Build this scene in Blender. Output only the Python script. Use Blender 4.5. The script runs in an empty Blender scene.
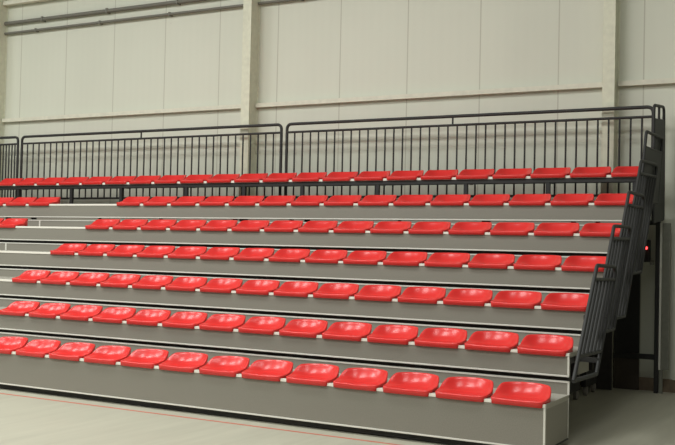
import bpy, bmesh, math, random
from mathutils import Vector, Matrix
random.seed(4)
S = bpy.context.scene
COL = S.collection
PI = math.pi

# ------------------------------------------------------------------ helpers
def lin(c):
    return tuple(((v/255)/12.92 if v/255 <= .04045 else ((v/255+.055)/1.055)**2.4) for v in c) + (1,)

def material(name, rgb, rough=.6, metal=0.0, spec=.5, noise=0.0, scale=40.0, bump=0.0, coat=0.0, dark=None, stretch=None):
    m = bpy.data.materials.new(name); m.use_nodes = True
    nt = m.node_tree; b = nt.nodes['Principled BSDF']
    b.inputs['Base Color'].default_value = lin(rgb)
    b.inputs['Roughness'].default_value = rough
    b.inputs['Metallic'].default_value = metal
    b.inputs['Specular IOR Level'].default_value = spec
    b.inputs['Coat Weight'].default_value = coat
    if noise or bump:
        tc = nt.nodes.new('ShaderNodeTexCoord'); n = nt.nodes.new('ShaderNodeTexNoise')
        n.inputs['Scale'].default_value = scale; n.inputs['Detail'].default_value = 5
        if stretch:
            mp = nt.nodes.new('ShaderNodeMapping'); mp.inputs['Scale'].default_value = stretch
            nt.links.new(tc.outputs['Object'], mp.inputs[0]); nt.links.new(mp.outputs[0], n.inputs['Vector'])
        else:
            nt.links.new(tc.outputs['Object'], n.inputs['Vector'])
        if noise:
            r = nt.nodes.new('ShaderNodeMapRange')
            r.inputs[1].default_value = .3; r.inputs[2].default_value = .7
            mx = nt.nodes.new('ShaderNodeMix'); mx.data_type = 'RGBA'
            a = [max(0, v*(1-noise)) for v in rgb] if dark is None else dark
            c = [min(255, v*(1+noise)) for v in rgb]
            mx.inputs[6].default_value = lin(a); mx.inputs[7].default_value = lin(c)
            nt.links.new(n.outputs[0], r.inputs[0]); nt.links.new(r.outputs[0], mx.inputs[0])
            nt.links.new(mx.outputs[2], b.inputs['Base Color'])
        if bump:
            bp = nt.nodes.new('ShaderNodeBump'); bp.inputs['Strength'].default_value = bump; bp.inputs['Distance'].default_value = .01
            nt.links.new(n.outputs[0], bp.inputs['Height']); nt.links.new(bp.outputs[0], b.inputs['Normal'])
    return m

class MB:
    """collects shapes, links them as ONE mesh object"""
    def __init__(s): s.bm = bmesh.new()
    def box(s, x0, x1, y0, y1, z0, z1):
        vs = [s.bm.verts.new((x, y, z)) for x in (x0, x1) for y in (y0, y1) for z in (z0, z1)]
        for f in ((0,1,3,2),(4,6,7,5),(0,4,5,1),(2,3,7,6),(0,2,6,4),(1,5,7,3)):
            s.bm.faces.new([vs[i] for i in f])
        return s
    def sheet(s, quad, n, t):
        """slab: quad of points extruded by thickness t along n"""
        n = Vector(n).normalized()*t
        a = [s.bm.verts.new(Vector(p)) for p in quad]; b = [s.bm.verts.new(Vector(p)+n) for p in quad]
        k = len(quad)
        s.bm.faces.new(a[::-1]); s.bm.faces.new(b)
        for i in range(k): s.bm.faces.new((a[i], a[(i+1)%k], b[(i+1)%k], b[i]))
        return s
    def tube(s, pts, r, seg=10, cap=True, square=False):
        pts = [Vector(p) for p in pts]; rings = []; k = 4 if square else seg
        prev = None
        for i, p in enumerate(pts):
            if i == 0: d = pts[1]-pts[0]
            elif i == len(pts)-1: d = pts[-1]-pts[-2]
            else: d = (pts[i]-pts[i-1]).normalized()+(pts[i+1]-pts[i]).normalized()
            d.normalize()
            if prev is None:
                u = d.cross(Vector((0,0,1)))
                if u.length < .1: u = d.cross(Vector((0,1,0)))
            else: u = prev - d*prev.dot(d)
            u.normalize(); prev = u; v = d.cross(u)
            rr = r*(math.sqrt(2) if square else 1); ph = PI/4 if square else 0
            rings.append([s.bm.verts.new(p+u*rr*math.cos(ph+2*PI*j/k)+v*rr*math.sin(ph+2*PI*j/k)) for j in range(k)])
        for a, b in zip(rings, rings[1:]):
            for j in range(k): s.bm.faces.new((a[j], a[(j+1)%k], b[(j+1)%k], b[j]))
        if cap: s.bm.faces.new(rings[0][::-1]); s.bm.faces.new(rings[-1])
        return s
    def cyl(s, c, axis, r, h, seg=18):
        c = Vector(c); a = Vector(axis).normalized()
        return s.tube([c-a*h/2, c+a*h/2], r, seg)
    def build(s, name, m, parent=None, bevel=0.0, smooth=False):
        bmesh.ops.recalc_face_normals(s.bm, faces=s.bm.faces)
        me = bpy.data.meshes.new(name); s.bm.to_mesh(me); s.bm.free()
        if m: me.materials.append(m)
        o = bpy.data.objects.new(name, me); COL.objects.link(o)
        if parent: o.parent = parent
        if smooth:
            for p in me.polygons: p.use_smooth = True
            try: me.set_sharp_from_angle(angle=math.radians(40))
            except Exception: pass
        if bevel:
            b = o.modifiers.new('bevel', 'BEVEL'); b.width = bevel; b.segments = 2; b.limit_method = 'ANGLE'
        return o

def tag(o, label=None, cat=None, group=None, kind=None):
    if label: o['label'] = label
    if cat: o['category'] = cat
    if group: o['group'] = group
    if kind: o['kind'] = kind
    return o
def thing(name, label, cat, loc=(0,0,0), group=None):
    o = bpy.data.objects.new(name, None); COL.objects.link(o); o.location = loc; o.empty_display_size = .2
    return tag(o, label, cat, group)

def fillet(pts, rad, n=6):
    """round the inner corners of a polyline"""
    pts = [Vector(p) for p in pts]; out = [pts[0]]
    for a, b, c in zip(pts, pts[1:], pts[2:]):
        u = (a-b).normalized(); v = (c-b).normalized(); ang = u.angle(v)
        t = min(rad/math.tan(ang/2), (a-b).length*.49, (c-b).length*.49)
        p0, p1 = b+u*t, b+v*t
        for i in range(n+1):
            k = i/n; out.append(p0*(1-k)**2+b*2*k*(1-k)+p1*k*k)
    out.append(pts[-1]); return out

# ------------------------------------------------------------------ layout (metres, floor at z = 0)
D, H = .6291, .3433          # depth and rise of one row
ZF = .40                     # height of the front platform's nosing line
PITCH, PITCH7 = .48, .4726   # seat spacing
WALL_Y, COL_Y = 4.45, 4.22
RAIL_Y = 4.15
XL = -13.2                   # left end of the stand, outside the frame
Z = lambda j: ZF+(j-1)*H
Y = lambda j: (j-1)*D

# ------------------------------------------------------------------ materials
M = {}
M['panel'] = material('grey_fascia', (132,129,118), .55, noise=.05, scale=120)
M['deck'] = material('deck_grey', (160,157,145), .6, noise=.05, scale=60)
M['trim'] = material('aluminium_trim', (220,219,209), .42, metal=.15)
M['dark'] = material('dark_grey_paint', (37,38,36), .6, noise=.06, scale=30)
M['black'] = material('black_steel', (30,30,29), .55, noise=.08, scale=30)
M['under'] = material('underframe_paint', (52,50,47), .7, noise=.08, scale=20)
M['galv'] = material('pale_bracket', (232,229,217), .45)
M['wheel'] = material('grey_rubber', (120,116,110), .6)
M['cream'] = material('cream_steel', (207,208,186), .5, noise=.03, scale=14)
M['girt'] = material('girt_paint', (208,206,188), .5, noise=.03, scale=14)
M['pipe'] = material('grey_pipe', (108,107,97), .55)
M['plate'] = material('grey_plate', (116,117,106), .55, noise=.05, scale=18)
M['redline'] = material('court_line_red', (192,100,80), .5)
M['skirt'] = material('brown_skirting', (112,98,80), .7, noise=.12, scale=12)

m = M['seat'] = material('red_seat_plastic', (216,49,46), .27, spec=.5)

M['skirt_shaded'] = material('shaded_skirting', (62,55,47), .7, noise=.1, scale=8)  # skirting brown darkened, the shade under the stand is in the colour

def wall_mat():
    m = bpy.data.materials.new('wall_panels'); m.use_nodes = True; nt = m.node_tree; b = nt.nodes['Principled BSDF']
    N = nt.nodes.new; L = nt.links.new
    tc = N('ShaderNodeTexCoord'); sx = N('ShaderNodeSeparateXYZ'); L(tc.outputs['Object'], sx.inputs[0])
    def mth(op, a, bb=None):
        n = N('ShaderNodeMath'); n.operation = op
        for i, v in enumerate((a, bb)):
            if v is None: continue
            if isinstance(v, (int, float)): n.inputs[i].default_value = v
            else: L(v, n.inputs[i])
        return n.outputs[0]
    t = mth('DIVIDE', mth('ADD', sx.outputs[0], 9.5375+.5156+103.123), 1.03123)
    fr = mth('ABSOLUTE', mth('SUBTRACT', mth('FRACT', t), .5))
    seam = mth('LESS_THAN', fr, .0075)
    n1 = N('ShaderNodeTexNoise'); n1.inputs['Scale'].default_value = .8; n1.inputs['Detail'].default_value = 6
    mp = N('ShaderNodeMapping'); mp.inputs['Scale'].default_value = (1.6, 1, .5); L(tc.outputs['Object'], mp.inputs[0]); L(mp.outputs[0], n1.inputs['Vector'])
    mx = N('ShaderNodeMix'); mx.data_type = 'RGBA'; mx.inputs[6].default_value = lin((197,199,183)); mx.inputs[7].default_value = lin((207,209,193))
    L(n1.outputs[0], mx.inputs[0])
    # faint flat ribs across each panel
    rb = mth('MULTIPLY', mth('SINE', mth('MULTIPLY', sx.outputs[0], 2*PI/.1289)), .004)
    # sparse dark scuffs and screw heads
    n2 = N('ShaderNodeTexNoise'); n2.inputs['Scale'].default_value = 9; n2.inputs['Detail'].default_value = 3; L(tc.outputs['Object'], n2.inputs['Vector'])
    sc = mth('GREATER_THAN', n2.outputs[0], .76)
    m2 = N('ShaderNodeMix'); m2.data_type = 'RGBA'; m2.inputs[7].default_value = lin((166,164,147))
    L(mx.outputs[2], m2.inputs[6]); L(mth('MULTIPLY', mth('MAXIMUM', seam, mth('MULTIPLY', sc, .35)), .75), m2.inputs[0])
    hs = N('ShaderNodeHueSaturation'); L(m2.outputs[2], hs.inputs['Color']); L(mth('ADD', rb, 1.0), hs.inputs['Value'])
    L(hs.outputs[0], b.inputs['Base Color']); b.inputs['Roughness'].default_value = .5
    return m
M['wall'] = wall_mat()

def floor_mat():
    m = bpy.data.materials.new('sports_floor'); m.use_nodes = True; nt = m.node_tree; b = nt.nodes['Principled BSDF']
    N = nt.nodes.new; L = nt.links.new
    tc = N('ShaderNodeTexCoord')
    n1 = N('ShaderNodeTexNoise'); n1.inputs['Scale'].default_value = .9; n1.inputs['Detail'].default_value = 7; L(tc.outputs['Object'], n1.inputs['Vector'])
    mp = N('ShaderNodeMapping'); mp.inputs['Scale'].default_value = (9, .7, 1); mp.inputs['Rotation'].default_value = (0, 0, .12)
    L(tc.outputs['Object'], mp.inputs[0])
    n2 = N('ShaderNodeTexNoise'); n2.inputs['Scale'].default_value = 1.2; n2.inputs['Detail'].default_value = 6; L(mp.outputs[0], n2.inputs['Vector'])
    mx = N('ShaderNodeMix'); mx.data_type = 'RGBA'; mx.inputs[6].default_value = lin((178,176,157)); mx.inputs[7].default_value = lin((192,190,171)); L(n1.outputs[0], mx.inputs[0])
    m2 = N('ShaderNodeMix'); m2.data_type = 'RGBA'; m2.blend_type = 'MULTIPLY'; m2.inputs[0].default_value = .24
    L(mx.outputs[2], m2.inputs[6]); L(n2.outputs[0], m2.inputs[7]); L(m2.outputs[2], b.inputs['Base Color'])
    b.inputs['Roughness'].default_value = .5
    return m
M['floor'] = floor_mat()
def emit(name, rgb, s):
    m = bpy.data.materials.new(name); m.use_nodes = True; b = m.node_tree.nodes['Principled BSDF']
    b.inputs['Base Color'].default_value = lin(rgb); b.inputs['Emission Color'].default_value = lin(rgb); b.inputs['Emission Strength'].default_value = s
    return m
M['led'] = emit('red_led', (255,60,60), 6)

# ------------------------------------------------------------------ setting
fl = tag(MB().box(-22, 10, -14, WALL_Y+.3, -.1, 0).build('floor', M['floor']), kind='structure')
tag(MB().box(-22, 10, -.200, -.166, 0, .0012).build('line_marking', M['redline'], fl), 'thin red court line along the front of the stand')
tag(MB().box(-22, 10, WALL_Y, WALL_Y+.25, 0, 8.5).build('wall_back', M['wall']), kind='structure')
tag(MB().box(-22, 10, WALL_Y-.03, WALL_Y, 0, .15).build('baseboard_back', M['skirt']), kind='structure')
def girt(n, z0, z1, x0, x1, dep):
    b = MB()
    b.box(x0, x1, WALL_Y-dep, WALL_Y, z1-.012, z1)          # top flange
    b.box(x0, x1, WALL_Y-dep, WALL_Y-dep+.012, z0, z1-.012) # web
    b.box(x0, x1, WALL_Y-dep+.012, WALL_Y-.02, z0, z0+.012)
    return tag(b.build('trim_%d' % n, M['girt']), kind='structure')
COLX = [-11.06, -5.875, -.685]
spans = [(-16, -11.06), (-10.915, -5.875), (-5.73, -.685), (-.54, .13)]
n = 1
for x0, x1 in spans:
    girt(n, 3.585, 3.645, x0, x1, .07); n += 1
for x0, x1 in spans[:2]:
    girt(n, 5.575, 5.64, x0, x1, .12); n += 1
# cladding strip right of the stand
tag(MB().box(.13, 10, WALL_Y-.05, WALL_Y, .15, 8.5).build('trim_%d' % n, M['wall']), kind='structure')

where = ['at the far left edge behind the guard rail', 'behind the middle joint of the guard rails', 'behind the right end of the top row']
for i, x in enumerate(COLX):
    c = thing('wall_column', 'cream steel column on the back wall, ' + where[i], 'column', (x+.0725, WALL_Y, 0), 'wall columns')
    w = .0725
    MB().box(-w, w, -(WALL_Y-COL_Y), -(WALL_Y-COL_Y)+.02, 0, 8.5).build('front_flange', M['cream'], c, .003)
    MB().box(w-.035, w-.012, -(WALL_Y-COL_Y)+.02, -.012, 0, 8.5).build('web', M['cream'], c)
    MB().box(-w+.012, -w+.035, -(WALL_Y-COL_Y)+.02, -.012, 0, 8.5).build('web', M['cream'], c)
    MB().box(-w, w, -.012, 0, 0, 8.5).build('rear_flange', M['cream'], c)

# conduit under the upper girts
for (x0, x1, zc, r, lab) in ((-10.915, -5.875, 5.10, .022, 'thin grey conduit pipe high on the wall left of the middle column'),
                         (-10.915, -5.875, 5.272, .032, 'thicker grey pipe high on the wall, above the thin conduit left of the middle column'),
                         (-5.73, -.685, 5.10, .022, 'thin grey conduit pipe high on the wall right of the middle column')):
    t = thing('conduit_pipe', lab, 'pipe', ((x0+x1)/2, WALL_Y-.05, zc), 'pipes high on the wall')
    w = (x1-x0)/2
    MB().tube([(-w, 0, 0), (w, 0, 0)], r, 12).build('pipe', M['pipe'], t, smooth=True)
    for k in range(4):
        xx = -w+.4+k*(2*w-.8)/3+.3*r/.02
        MB().box(xx-.015, xx+.015, -r-.006, .05, -r-.006, r+.006).build('clamp', M['pipe'], t)

# ------------------------------------------------------------------ the stand: six platform tiers
ORD = ['front', 'second', 'third', 'fourth', 'fifth', 'sixth']
TIERLAB = ['grey platform tier of the front row, lowest, standing on the floor',
           'grey platform tier carrying the second row of red seats',
           'grey platform tier carrying the third row of red seats',
           'grey platform tier carrying the fourth row of red seats',
           'grey platform tier carrying the fifth row of red seats',
           'grey platform tier carrying the sixth row, right below the raised bench row']
TH = .030  # half nosing height x2
gaps6 = [(-9.4, -9.28), (-8.87, -8.75), (-7.54, -7.48), (-6.44, -6.37), (-5.22, -5.13), (-5.11, -4.97), (-4.34, -4.27), (-4.12, -4.03), (-2.82, -2.77), (-1.76, -1.65), (-0.73, -0.67), (-0.46, -0.41)]   # where the slot under the sixth row stays open
for j in range(1, 7):
    y0, z0 = Y(j), Z(j)
    t = thing('seating_tier', TIERLAB[j-1], 'platform', (0, y0, 0), 'platform tiers of the stand')
    dep = D if j < 6 else 4.20-y0
    MB().box(XL, 0, .004, dep+.012, z0-.025, z0+.014).build('deck', M['deck'], t)
    pb = z0-(.340 if j == 1 else .183)
    MB().box(XL, 0, 0, .02, pb+.002, z0-.012).build('front_panel', M['panel'], t)
    tag(MB().box(XL, .002, -.006, .02, z0-.011, z0+.0145).build('nosing', M['galv'], t, .002), 'pale aluminium nosing strip')
    tag(MB().box(XL, .002, -.006, .014, pb, pb+.014).build('lower_trim', M['trim'], t, .002), 'pale aluminium strip along the bottom edge')
    if j <= 3:
        tag(MB().box(-.012, .003, -.006, .012, pb+.011, z0-.013).build('corner_trim', M['trim'], t), 'pale aluminium corner strip')
    # dark beam under the panel, behind it
    MB().box(XL, -.02, .06, .12, pb-.05, z0-.03).build('under_beam', M['under'], t)
    if j < 6:
        MB().box(XL, 0, D+.012, D+.03, z0+.01, z0+.112).build('riser_panel', M['panel'], t)
        tag(MB().box(XL, .002, D+.006, D+.03, z0+.111, z0+.125).build('riser_trim', M['trim'], t), 'pale aluminium strip along the riser top')
        tag(MB().box(-.012, .003, D+.007, D+.02, z0+.014, z0+.111).build('corner_trim', M['trim'], t), 'pale aluminium corner strip')
        for xs in (-8.69, ):
            if j in (4, 5):
                tag(MB().box(xs-.012, xs+.012, D+.007, D+.02, z0+.014, z0+.111).build('joint_strip', M['trim'], t), 'pale strip where two riser panels meet')
    if j in (1,):
        MB().box(-.018, 0, .02, D, pb, z0-.025).build('end_panel', M['panel'], t)
        tag(MB().box(-.010, .003, D-.008, D+.004, pb, z0-.01).build('corner_trim', M['trim'], t), 'pale aluminium corner strip')
        tag(MB().box(-.02, .003, .0, D, pb-.012, pb+.002).build('lower_trim', M['black'], t), 'black strip under the end panel')
    else:
        MB().box(-.018, 0, .02, D, z0-.075, z0-.02).build('end_channel', M['under'], t)
    if j == 2:
        MB().box(-.040, -.022, .36, .70, z0-.20, z0-.026).build('end_panel', M['panel'], t)
        tag(MB().box(-.042, -.019, .36, .70, z0-.04, z0-.024).build('panel_trim', M['trim'], t), 'pale strip on top of the small end panel')
    # spacer pieces close part of the slot under the upper panels
    if j == 6:
        edges = [XL]+[v for g in gaps6 for v in g]+[0]
        for a, b in zip(edges[::2], edges[1::2]):
            MB().box(a, b, .004, .018, pb-.036, pb+.001).build('spacer_strip', M['panel'], t)
    if j == 6:
        MB().box(-.735, -.495, .955, .985, .012, z0-.03).build('shade_plate', M['under'], t)  # added dark plate, covers the wall column to stand in for shade
    # running gear under the tier, seen through the open right end
    if j >= 2:
        for xx in (-.65, -4.4, -8.4):
            yy = D-.10 if j < 6 else .62
            lx = xx-.05*(6-j)*.0
            MB().box(lx-.03, lx+.03, yy-.04, yy+.04, .12, z0-.03).build('support_post', M['under'], t)
            g = MB().box(lx-.028, lx+.028, yy-.28, yy+.20, .10, .27).build('wheel_carriage', M['black'], t, .006)
            for dy in (-.2, .13):
                MB().cyl((lx, yy+dy, .055), (1,0,0), .055, .035).build('wheel', M['wheel'], g, smooth=True)

# ------------------------------------------------------------------ raised bench of the top row
Z7 = ZF+2.0688; Y7 = 3.803
b = thing('bench_frame', 'dark steel bench beam on short legs carrying the top row of red seats', 'bench frame', (0, Y7, Z(6)+.014))
zz = Z7-(Z(6)+.014)
MB().box(XL, -.02, .004, .058, zz-.068, zz-.016).build('beam', M['black'], b, .004)
MB().box(XL, -.02, .22, .26, zz-.06, zz-.016).build('rear_beam', M['black'], b, .004)
for xx in (-12.3, -11.1, -9.87, -8.73, -7.73, -6.51, -5.51, -4.57, -3.44, -2.23, -1.2, -.2):
    g = MB().box(xx-.024, xx+.024, .01, .05, 0, zz-.068).build('leg', M['black'], b)
    MB().box(xx-.015, xx+.015, .05, .22, zz-.068, zz-.03).build('bracket', M['black'], g)
tag(MB().box(XL, -.04, -.003, .05, zz-.0155, zz+.0135).build('mounting_rail', M['galv'], b), 'pale mounting rail under the seats')

# ------------------------------------------------------------------ red moulded seats
def seat_mesh():
    bm = bmesh.new()
    NS = 72
    Yf, Yc, Yb = -.030, .115, .322
    def smooth(a, b, v):
        t = max(0, min(1, (v-a)/(b-a))); return t*t*(3-2*t)
    # outline: squarish front, fullest in the middle, large round corners at the back
    out = []
    for i in range(NS):
        a = 2*PI*i/NS
        c, s = math.cos(a), math.sin(a)
        if s > 0:
            x = .228*math.copysign(abs(c)**(2/2.1), c); y = Yc+(Yb-Yc)*abs(s)**(2/2.1)
        else:
            x = math.copysign(abs(c)**(2/9.0), c); y = Yc-(Yc-Yf)*abs(s)**(2/9.0)
            x *= .228-.008*smooth(Yc, Yf, y)
        out.append((x, y))
    W = .226
    def rim(x, y):
        h = .038+.016*max(0, min(1, (y+.03)/.345))+.080*smooth(.075, .235, y)
        h -= .007*(1-smooth(.0, .06, y))*(1-(x/W)**2)     # front edge dips a little in the middle
        return h
    def bowl(x, y):
        return .024+.040*smooth(.17, .31, y)+.010*(1-smooth(-.03, .06, y))+.016*(abs(x)/W)**2+.009*math.exp(-(x/.045)**2)*(1-smooth(.05, .16, y))
    rings = []
    def ring(sc, fz, off=0):
        r = []
        for x, y in out:
            dx, dy = x, y-.135
            L = math.hypot(dx, dy); k = sc-off/L
            px, py = dx*k, .135+dy*k
            r.append(bm.verts.new((px, py, fz(px, py, x, y))))
        rings.append(r)
    base = lambda px, py, x, y: -.013 if py < -.012 else (.0155 if py > -.007 else -.013+.0285*smooth(-.012, -.007, py))
    ring(1, base, .014)
    ring(1, base, .004)
    ring(1, lambda px, py, x, y: base(px, py, x, y)*.4+rim(x, y)*.6, .002)
    ring(1, lambda px, py, x, y: rim(x, y)-.008, 0)
    ring(1, lambda px, py, x, y: rim(x, y)-.001, .003)
    ring(1, lambda px, py, x, y: rim(x, y), .008)
    ring(1, lambda px, py, x, y: rim(x, y)-.003, .014)
    for sc in (.88, .80, .70, .58, .42, .25, .1):
        k = smooth(.95, .55, 1-(1-sc)) if False else max(0, min(1, (.93-sc)/.42))
        k = k*(2-k)
        ring(sc, lambda px, py, x, y, k=k: (rim(x, y)-.006)*(1-k)+min(rim(x, y)-.006, bowl(px, py))*k)
    for a, b_ in zip(rings, rings[1:]):
        for i in range(NS): bm.faces.new((a[i], a[(i+1)%NS], b_[(i+1)%NS], b_[i]))
    bm.faces.new(rings[-1])
    bm.faces.new(rings[0][::-1])
    bmesh.ops.recalc_face_normals(bm, faces=bm.faces)
    me = bpy.data.meshes.new('stadium_seat'); bm.to_mesh(me); bm.free()
    me.materials.append(M['seat'])
    for p in me.polygons: p.use_smooth = True
    return me
SEAT = seat_mesh()
RANK = ['first', 'second', 'third', 'fourth', 'fifth', 'sixth', 'seventh', 'eighth', 'ninth', 'tenth', 'eleventh', 'twelfth', 'thirteenth',
        'fourteenth', 'fifteenth', 'sixteenth', 'seventeenth', 'eighteenth', 'nineteenth', 'twentieth', 'twenty-first', 'twenty-second', 'twenty-third']
ROWTXT = ['front row by the floor', 'second row', 'third row', 'fourth row', 'fifth row', 'sixth row below the bench']
seat0 = None
def place_seat(x, y, z, label, group):
    global seat0
    o = bpy.data.objects.new('stadium_seat', SEAT) if seat0 is None else seat0.copy()
    seat0 = seat0 or o
    COL.objects.link(o); o.location = (x, y, z)
    for p in o.modifiers: pass
    tag(o, label, 'seat', group)
    return o
OFF = [.012, .006, .006, .002, -.003, -.024]
NR = [13, 14, 15, 15, 15, 15]
for j in range(1, 7):
    for k in range(NR[j-1]):
        place_seat(-(k+.5)*PITCH+OFF[j-1], Y(j), Z(j),
                   'glossy red plastic seat, %s from the right end of the %s' % (RANK[k], ROWTXT[j-1]), 'red seats in the %s' % ROWTXT[j-1])
for j, nn, xr in ((6, 3, -8.46), (5, 2, -8.46)):
    for k in range(nn):
        place_seat(xr-.24-k*PITCH, Y(j), Z(j),
                   'red plastic seat left of the empty aisle, %s from it in the %s row' % (RANK[k], ORD[j-1]), 'red seats left of the aisle')
for k in range(22):
    place_seat(-(k+.5)*PITCH7-.014, Y7, Z7, 'red plastic seat on the raised top bench, %s from its right end' % RANK[k], 'red seats on the top bench')

# ------------------------------------------------------------------ guard rail panels behind the top row
ZD6 = Z(6)+.014
def rail_panel(x0, x1, label):
    t = thing('guard_rail', label, 'guard rail', ((x0+x1)/2, RAIL_Y, ZD6), 'guard rail panels behind the top row')
    w = (x1-x0)/2; r = .021
    zt, zs, zb = ZF+2.885-ZD6, ZF+2.772-ZD6, ZF+1.868-ZD6
    MB().tube(fillet([(-w+r, 0, 0), (-w+r, 0, zt), (w-r, 0, zt), (w-r, 0, 0)], .075), r, 12).build('frame_tube', M['dark'], t, smooth=True)
    MB().tube([(-w+r, 0, zs), (w-r, 0, zs)], .016, 10).build('middle_rail', M['dark'], t, smooth=True)
    MB().tube([(-w+r, 0, zb), (w-r, 0, zb)], .016, 10).build('bottom_rail', M['dark'], t, smooth=True)
    MB().tube([(0, 0, zs), (0, 0, zt)], .012, 10).build('spacer_bar', M['dark'], t, smooth=True)
    n = 39
    for i in range(1, n):
        x = -w+r+i*(2*w-2*r)/n
        MB().tube([(x, 0, zb), (x, 0, zs)], .0115, 8).build('baluster', M['dark'], t, smooth=True)
    for s in (-1, 1):
        MB().box(s*(w-r)-.04, s*(w-r)+.04, -.04, .04, 0, .01).build('foot_plate', M['dark'], t)
rail_panel(-5.055, -.055, 'dark tubular guard rail panel with thin balusters, right half of the back rail')
rail_panel(-10.19, -5.105, 'dark tubular guard rail panel with thin balusters, left of the middle joint')
rail_panel(-12.9, -10.24, 'dark guard rail panel cut off at the left picture edge, behind the top row')

# ------------------------------------------------------------------ leaning end rails at the right end
def end_rail(tf, tb, lean, hand, foot, nbar, XG, label, plate=False):
    """tf/tb: (y, z) of the two upper corners; lean: (dy, dz) from base to top; hand/foot: open loop at the top and bottom"""
    L = Vector((0, lean[0], lean[1])); TF = Vector((XG, tf[0], tf[1]+ZF)); TB = Vector((XG, tb[0], tb[1]+ZF))
    BF, BB = TF-L, TB-L
    t = thing('end_guard_rail', label, 'guard rail', BF, 'end guard rails on the right side')
    r = .017
    P = lambda a: a-BF
    MB().tube(fillet([P(BF), P(TF), P(TB), P(BB)], .07), r, 10).build('frame_tube', M['dark'], t, smooth=True)
    MB().tube([P(BF), P(BB)], r, 10).build('base_tube', M['dark'], t, smooth=True)
    f = hand/L.length; g = foot/L.length
    cf, cb = TF-L*f, TB-L*f
    df, db = BF+L*g, BB+L*g
    MB().tube([P(cf), P(cb)], .016, 10).build('cross_bar', M['dark'], t, smooth=True)
    if foot: MB().tube([P(df), P(db)], .016, 10).build('cross_bar', M['dark'], t, smooth=True)
    if plate:
        MB().sheet([P(df), P(cf), P(cb), P(db)], (1, 0, 0), .012).build('infill_plate', M['dark'], t)
        mid = cf.lerp(cb, .5); top = TF.lerp(TB, .5)
        MB().tube([P(mid), P(top)], .014, 8).build('infill_bar', M['dark'], t, smooth=True)
    else:
        for i in range(1, nbar+1):
            k = i/(nbar+1)
            a = df.lerp(db, k); c = cf.lerp(cb, k)
            MB().tube([P(a), P(c)], .0155, 8).build('infill_bar', M['dark'], t, smooth=True)
    for q in (BB.lerp(TB, .12), BB.lerp(TB, .5)):       # brackets that fix it to the platform ends
        p = P(q); MB().box(-XG+.004, 0, p.y-.02, p.y+.02, p.z-.02, p.z+.02).build('bracket', M['black'], t)
    return t
EL = 'dark leaning end rail at the right side, '
end_rail((0.701, 1.093), (1.374, 1.078), (0.641, 0.885), 0.14, 0.22, 5, 0.2, EL + 'lowest and nearest of the six')
end_rail((1.398, 1.439), (2.056, 1.448), (0.622, 0.928), 0.14, 0, 5, 0.165, EL + 'next above the lowest one')
end_rail((2.105, 1.784), (2.785, 1.783), (0.799, 1.178), 0.15, 0, 5, 0.13, EL + 'beside the end of the sixth row')
end_rail((2.775, 2.143), (3.566, 2.164), (0.751, 1.152), 0.16, 0, 6, 0.095, EL + 'beside the seats of the top bench')
end_rail((3.152, 2.486), (3.995, 2.500), (0.249, 0.737), 0.18, 0, 0, 0.06, EL + 'second from the top, below the highest loop', True)
end_rail((3.686, 2.838), (4.231, 2.888), (-0.037, 1.289), 0.16, 0, 0, 0.025, EL + 'highest, next to the back rail corner', True)

# ------------------------------------------------------------------ rear upright, side plate and control box at the right end
t = thing('rear_support', 'black upright with grey side plate at the rear right end of the stand', 'support', (0, 4.27, 0))
MB().box(-.050, -.004, -.03, .03, 0, 1.97).build('upright', M['black'], t, .004)
MB().box(-.22, -.004, -.028, .028, 1.93, 1.985).build('top_bar', M['black'], t, .004)
MB().sheet([(.020, 0, .268), (.108, .0, .268), (.108, 0, 1.955), (.020, 0, 1.955)], (0, 1, 0), .05).build('side_plate', M['plate'], t, .004)
tag(MB().box(-.002, .018, -.012, .05, .27, 1.955).build('edge_strip', M['trim'], t), 'pale edge strip')
tag(MB().box(.0, .04, 0, .045, 0, .268).build('leg', M['plate'], t, .003), 'grey leg under the plate')
MB().box(-.3, -.05, -.02, .02, .38, .44).build('lower_bar', M['black'], t)

for x0, x1, lab in ((-10.915, -5.875, 'unseen added light-blocking board behind the stand, left of the middle wall column'), (-5.73, -.685, 'black board added as shade behind the stand, between middle and right wall columns'),  # left board is unseen, added to block light
                    (-.54, -.25, 'narrow black board added as shade behind the stand beside the right rear upright')):
    t = thing('shade_board', lab, 'board', ((x0+x1)/2, 4.40, 0), 'added shade boards behind the stand')  # added dark boards, painted-in shade for the space under the stand
    w = (x1-x0)/2
    MB().box(-w, w, -.012, .012, .42, 1.97).build('upper_sheet', M['black'], t)
    tag(MB().box(-w, w, -.018, .012, 0, .36).build('lower_sheet', M['skirt_shaded'], t), 'dark brown lower sheet, shade put into its colour')
    MB().box(-w, w, -.03, .02, .36, .42).build('joint_rail', M['black'], t)

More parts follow.
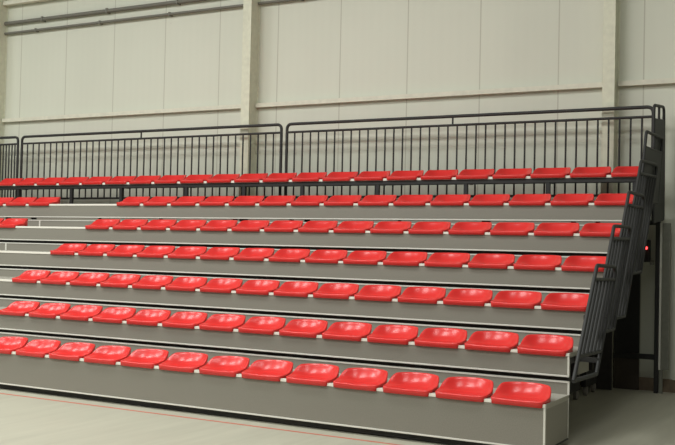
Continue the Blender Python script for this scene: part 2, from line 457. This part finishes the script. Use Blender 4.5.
t = thing('control_box', 'small dark control box with a glowing red light beside the end rails', 'control box', (-.215, 4.27, 1.50))
MB().box(-.12, .09, 0, .09, 0, .26).build('housing', M['black'], t, .008)
tag(MB().cyl((.055, -.006, .163), (0,1,0), .016, .016).build('indicator_light', M['led'], t, smooth=True), 'glowing red light')
MB().box(.10, .13, .0, .09, -.03, .02).build('conduit_clamp', M['plate'], t)

# ------------------------------------------------------------------ lights of the hall (ceiling lamps above and in front of the stand)
def lamp(x, y, z, size, power, col=(.99, 1, .98)):
    l = bpy.data.lights.new('hall_lamp', 'AREA'); l.shape = 'SQUARE'; l.size = size; l.energy = power; l.color = col
    o = bpy.data.objects.new('hall_lamp', l); COL.objects.link(o); o.location = (x, y, z)
    return o
for x, p in ((-15, 185), (-11, 205), (-7, 205), (-3, 175), (1, 105)):
    for y in (-12, -6.5, -1.5):
        lamp(x, y, 7.6, 2.0, p)
w = bpy.data.worlds.new('hall'); S.world = w; w.use_nodes = True
bg = w.node_tree.nodes['Background']; bg.inputs[0].default_value = lin((222,220,205)); bg.inputs[1].default_value = .24

# ------------------------------------------------------------------ camera
f_px, yaw, pit, rol = 994.21, math.radians(29.21673617), math.radians(1.37517792), math.radians(1.27606713)
F = Vector((-math.sin(yaw)*math.cos(pit), math.cos(yaw)*math.cos(pit), math.sin(pit)))
Rr = Vector((math.cos(yaw), math.sin(yaw), 0)); U = Rr.cross(F)
R2 = Rr*math.cos(rol)+U*math.sin(rol); U2 = -Rr*math.sin(rol)+U*math.cos(rol)
cam = bpy.data.cameras.new('camera'); cam.sensor_width = 36; cam.lens = f_px*36/675; cam.clip_start = .05; cam.clip_end = 200
co = bpy.data.objects.new('camera', cam); COL.objects.link(co)
mt = Matrix((R2, U2, -F)).transposed().to_4x4(); mt.translation = Vector((2.33767289, -7.5357422, 1.20262656+ZF))
co.matrix_world = mt
S.camera = co
S.view_settings.view_transform = 'Standard'; S.view_settings.look = 'None'; S.view_settings.gamma = 1; S.view_settings.exposure = 0
S.view_settings.use_curve_mapping = False
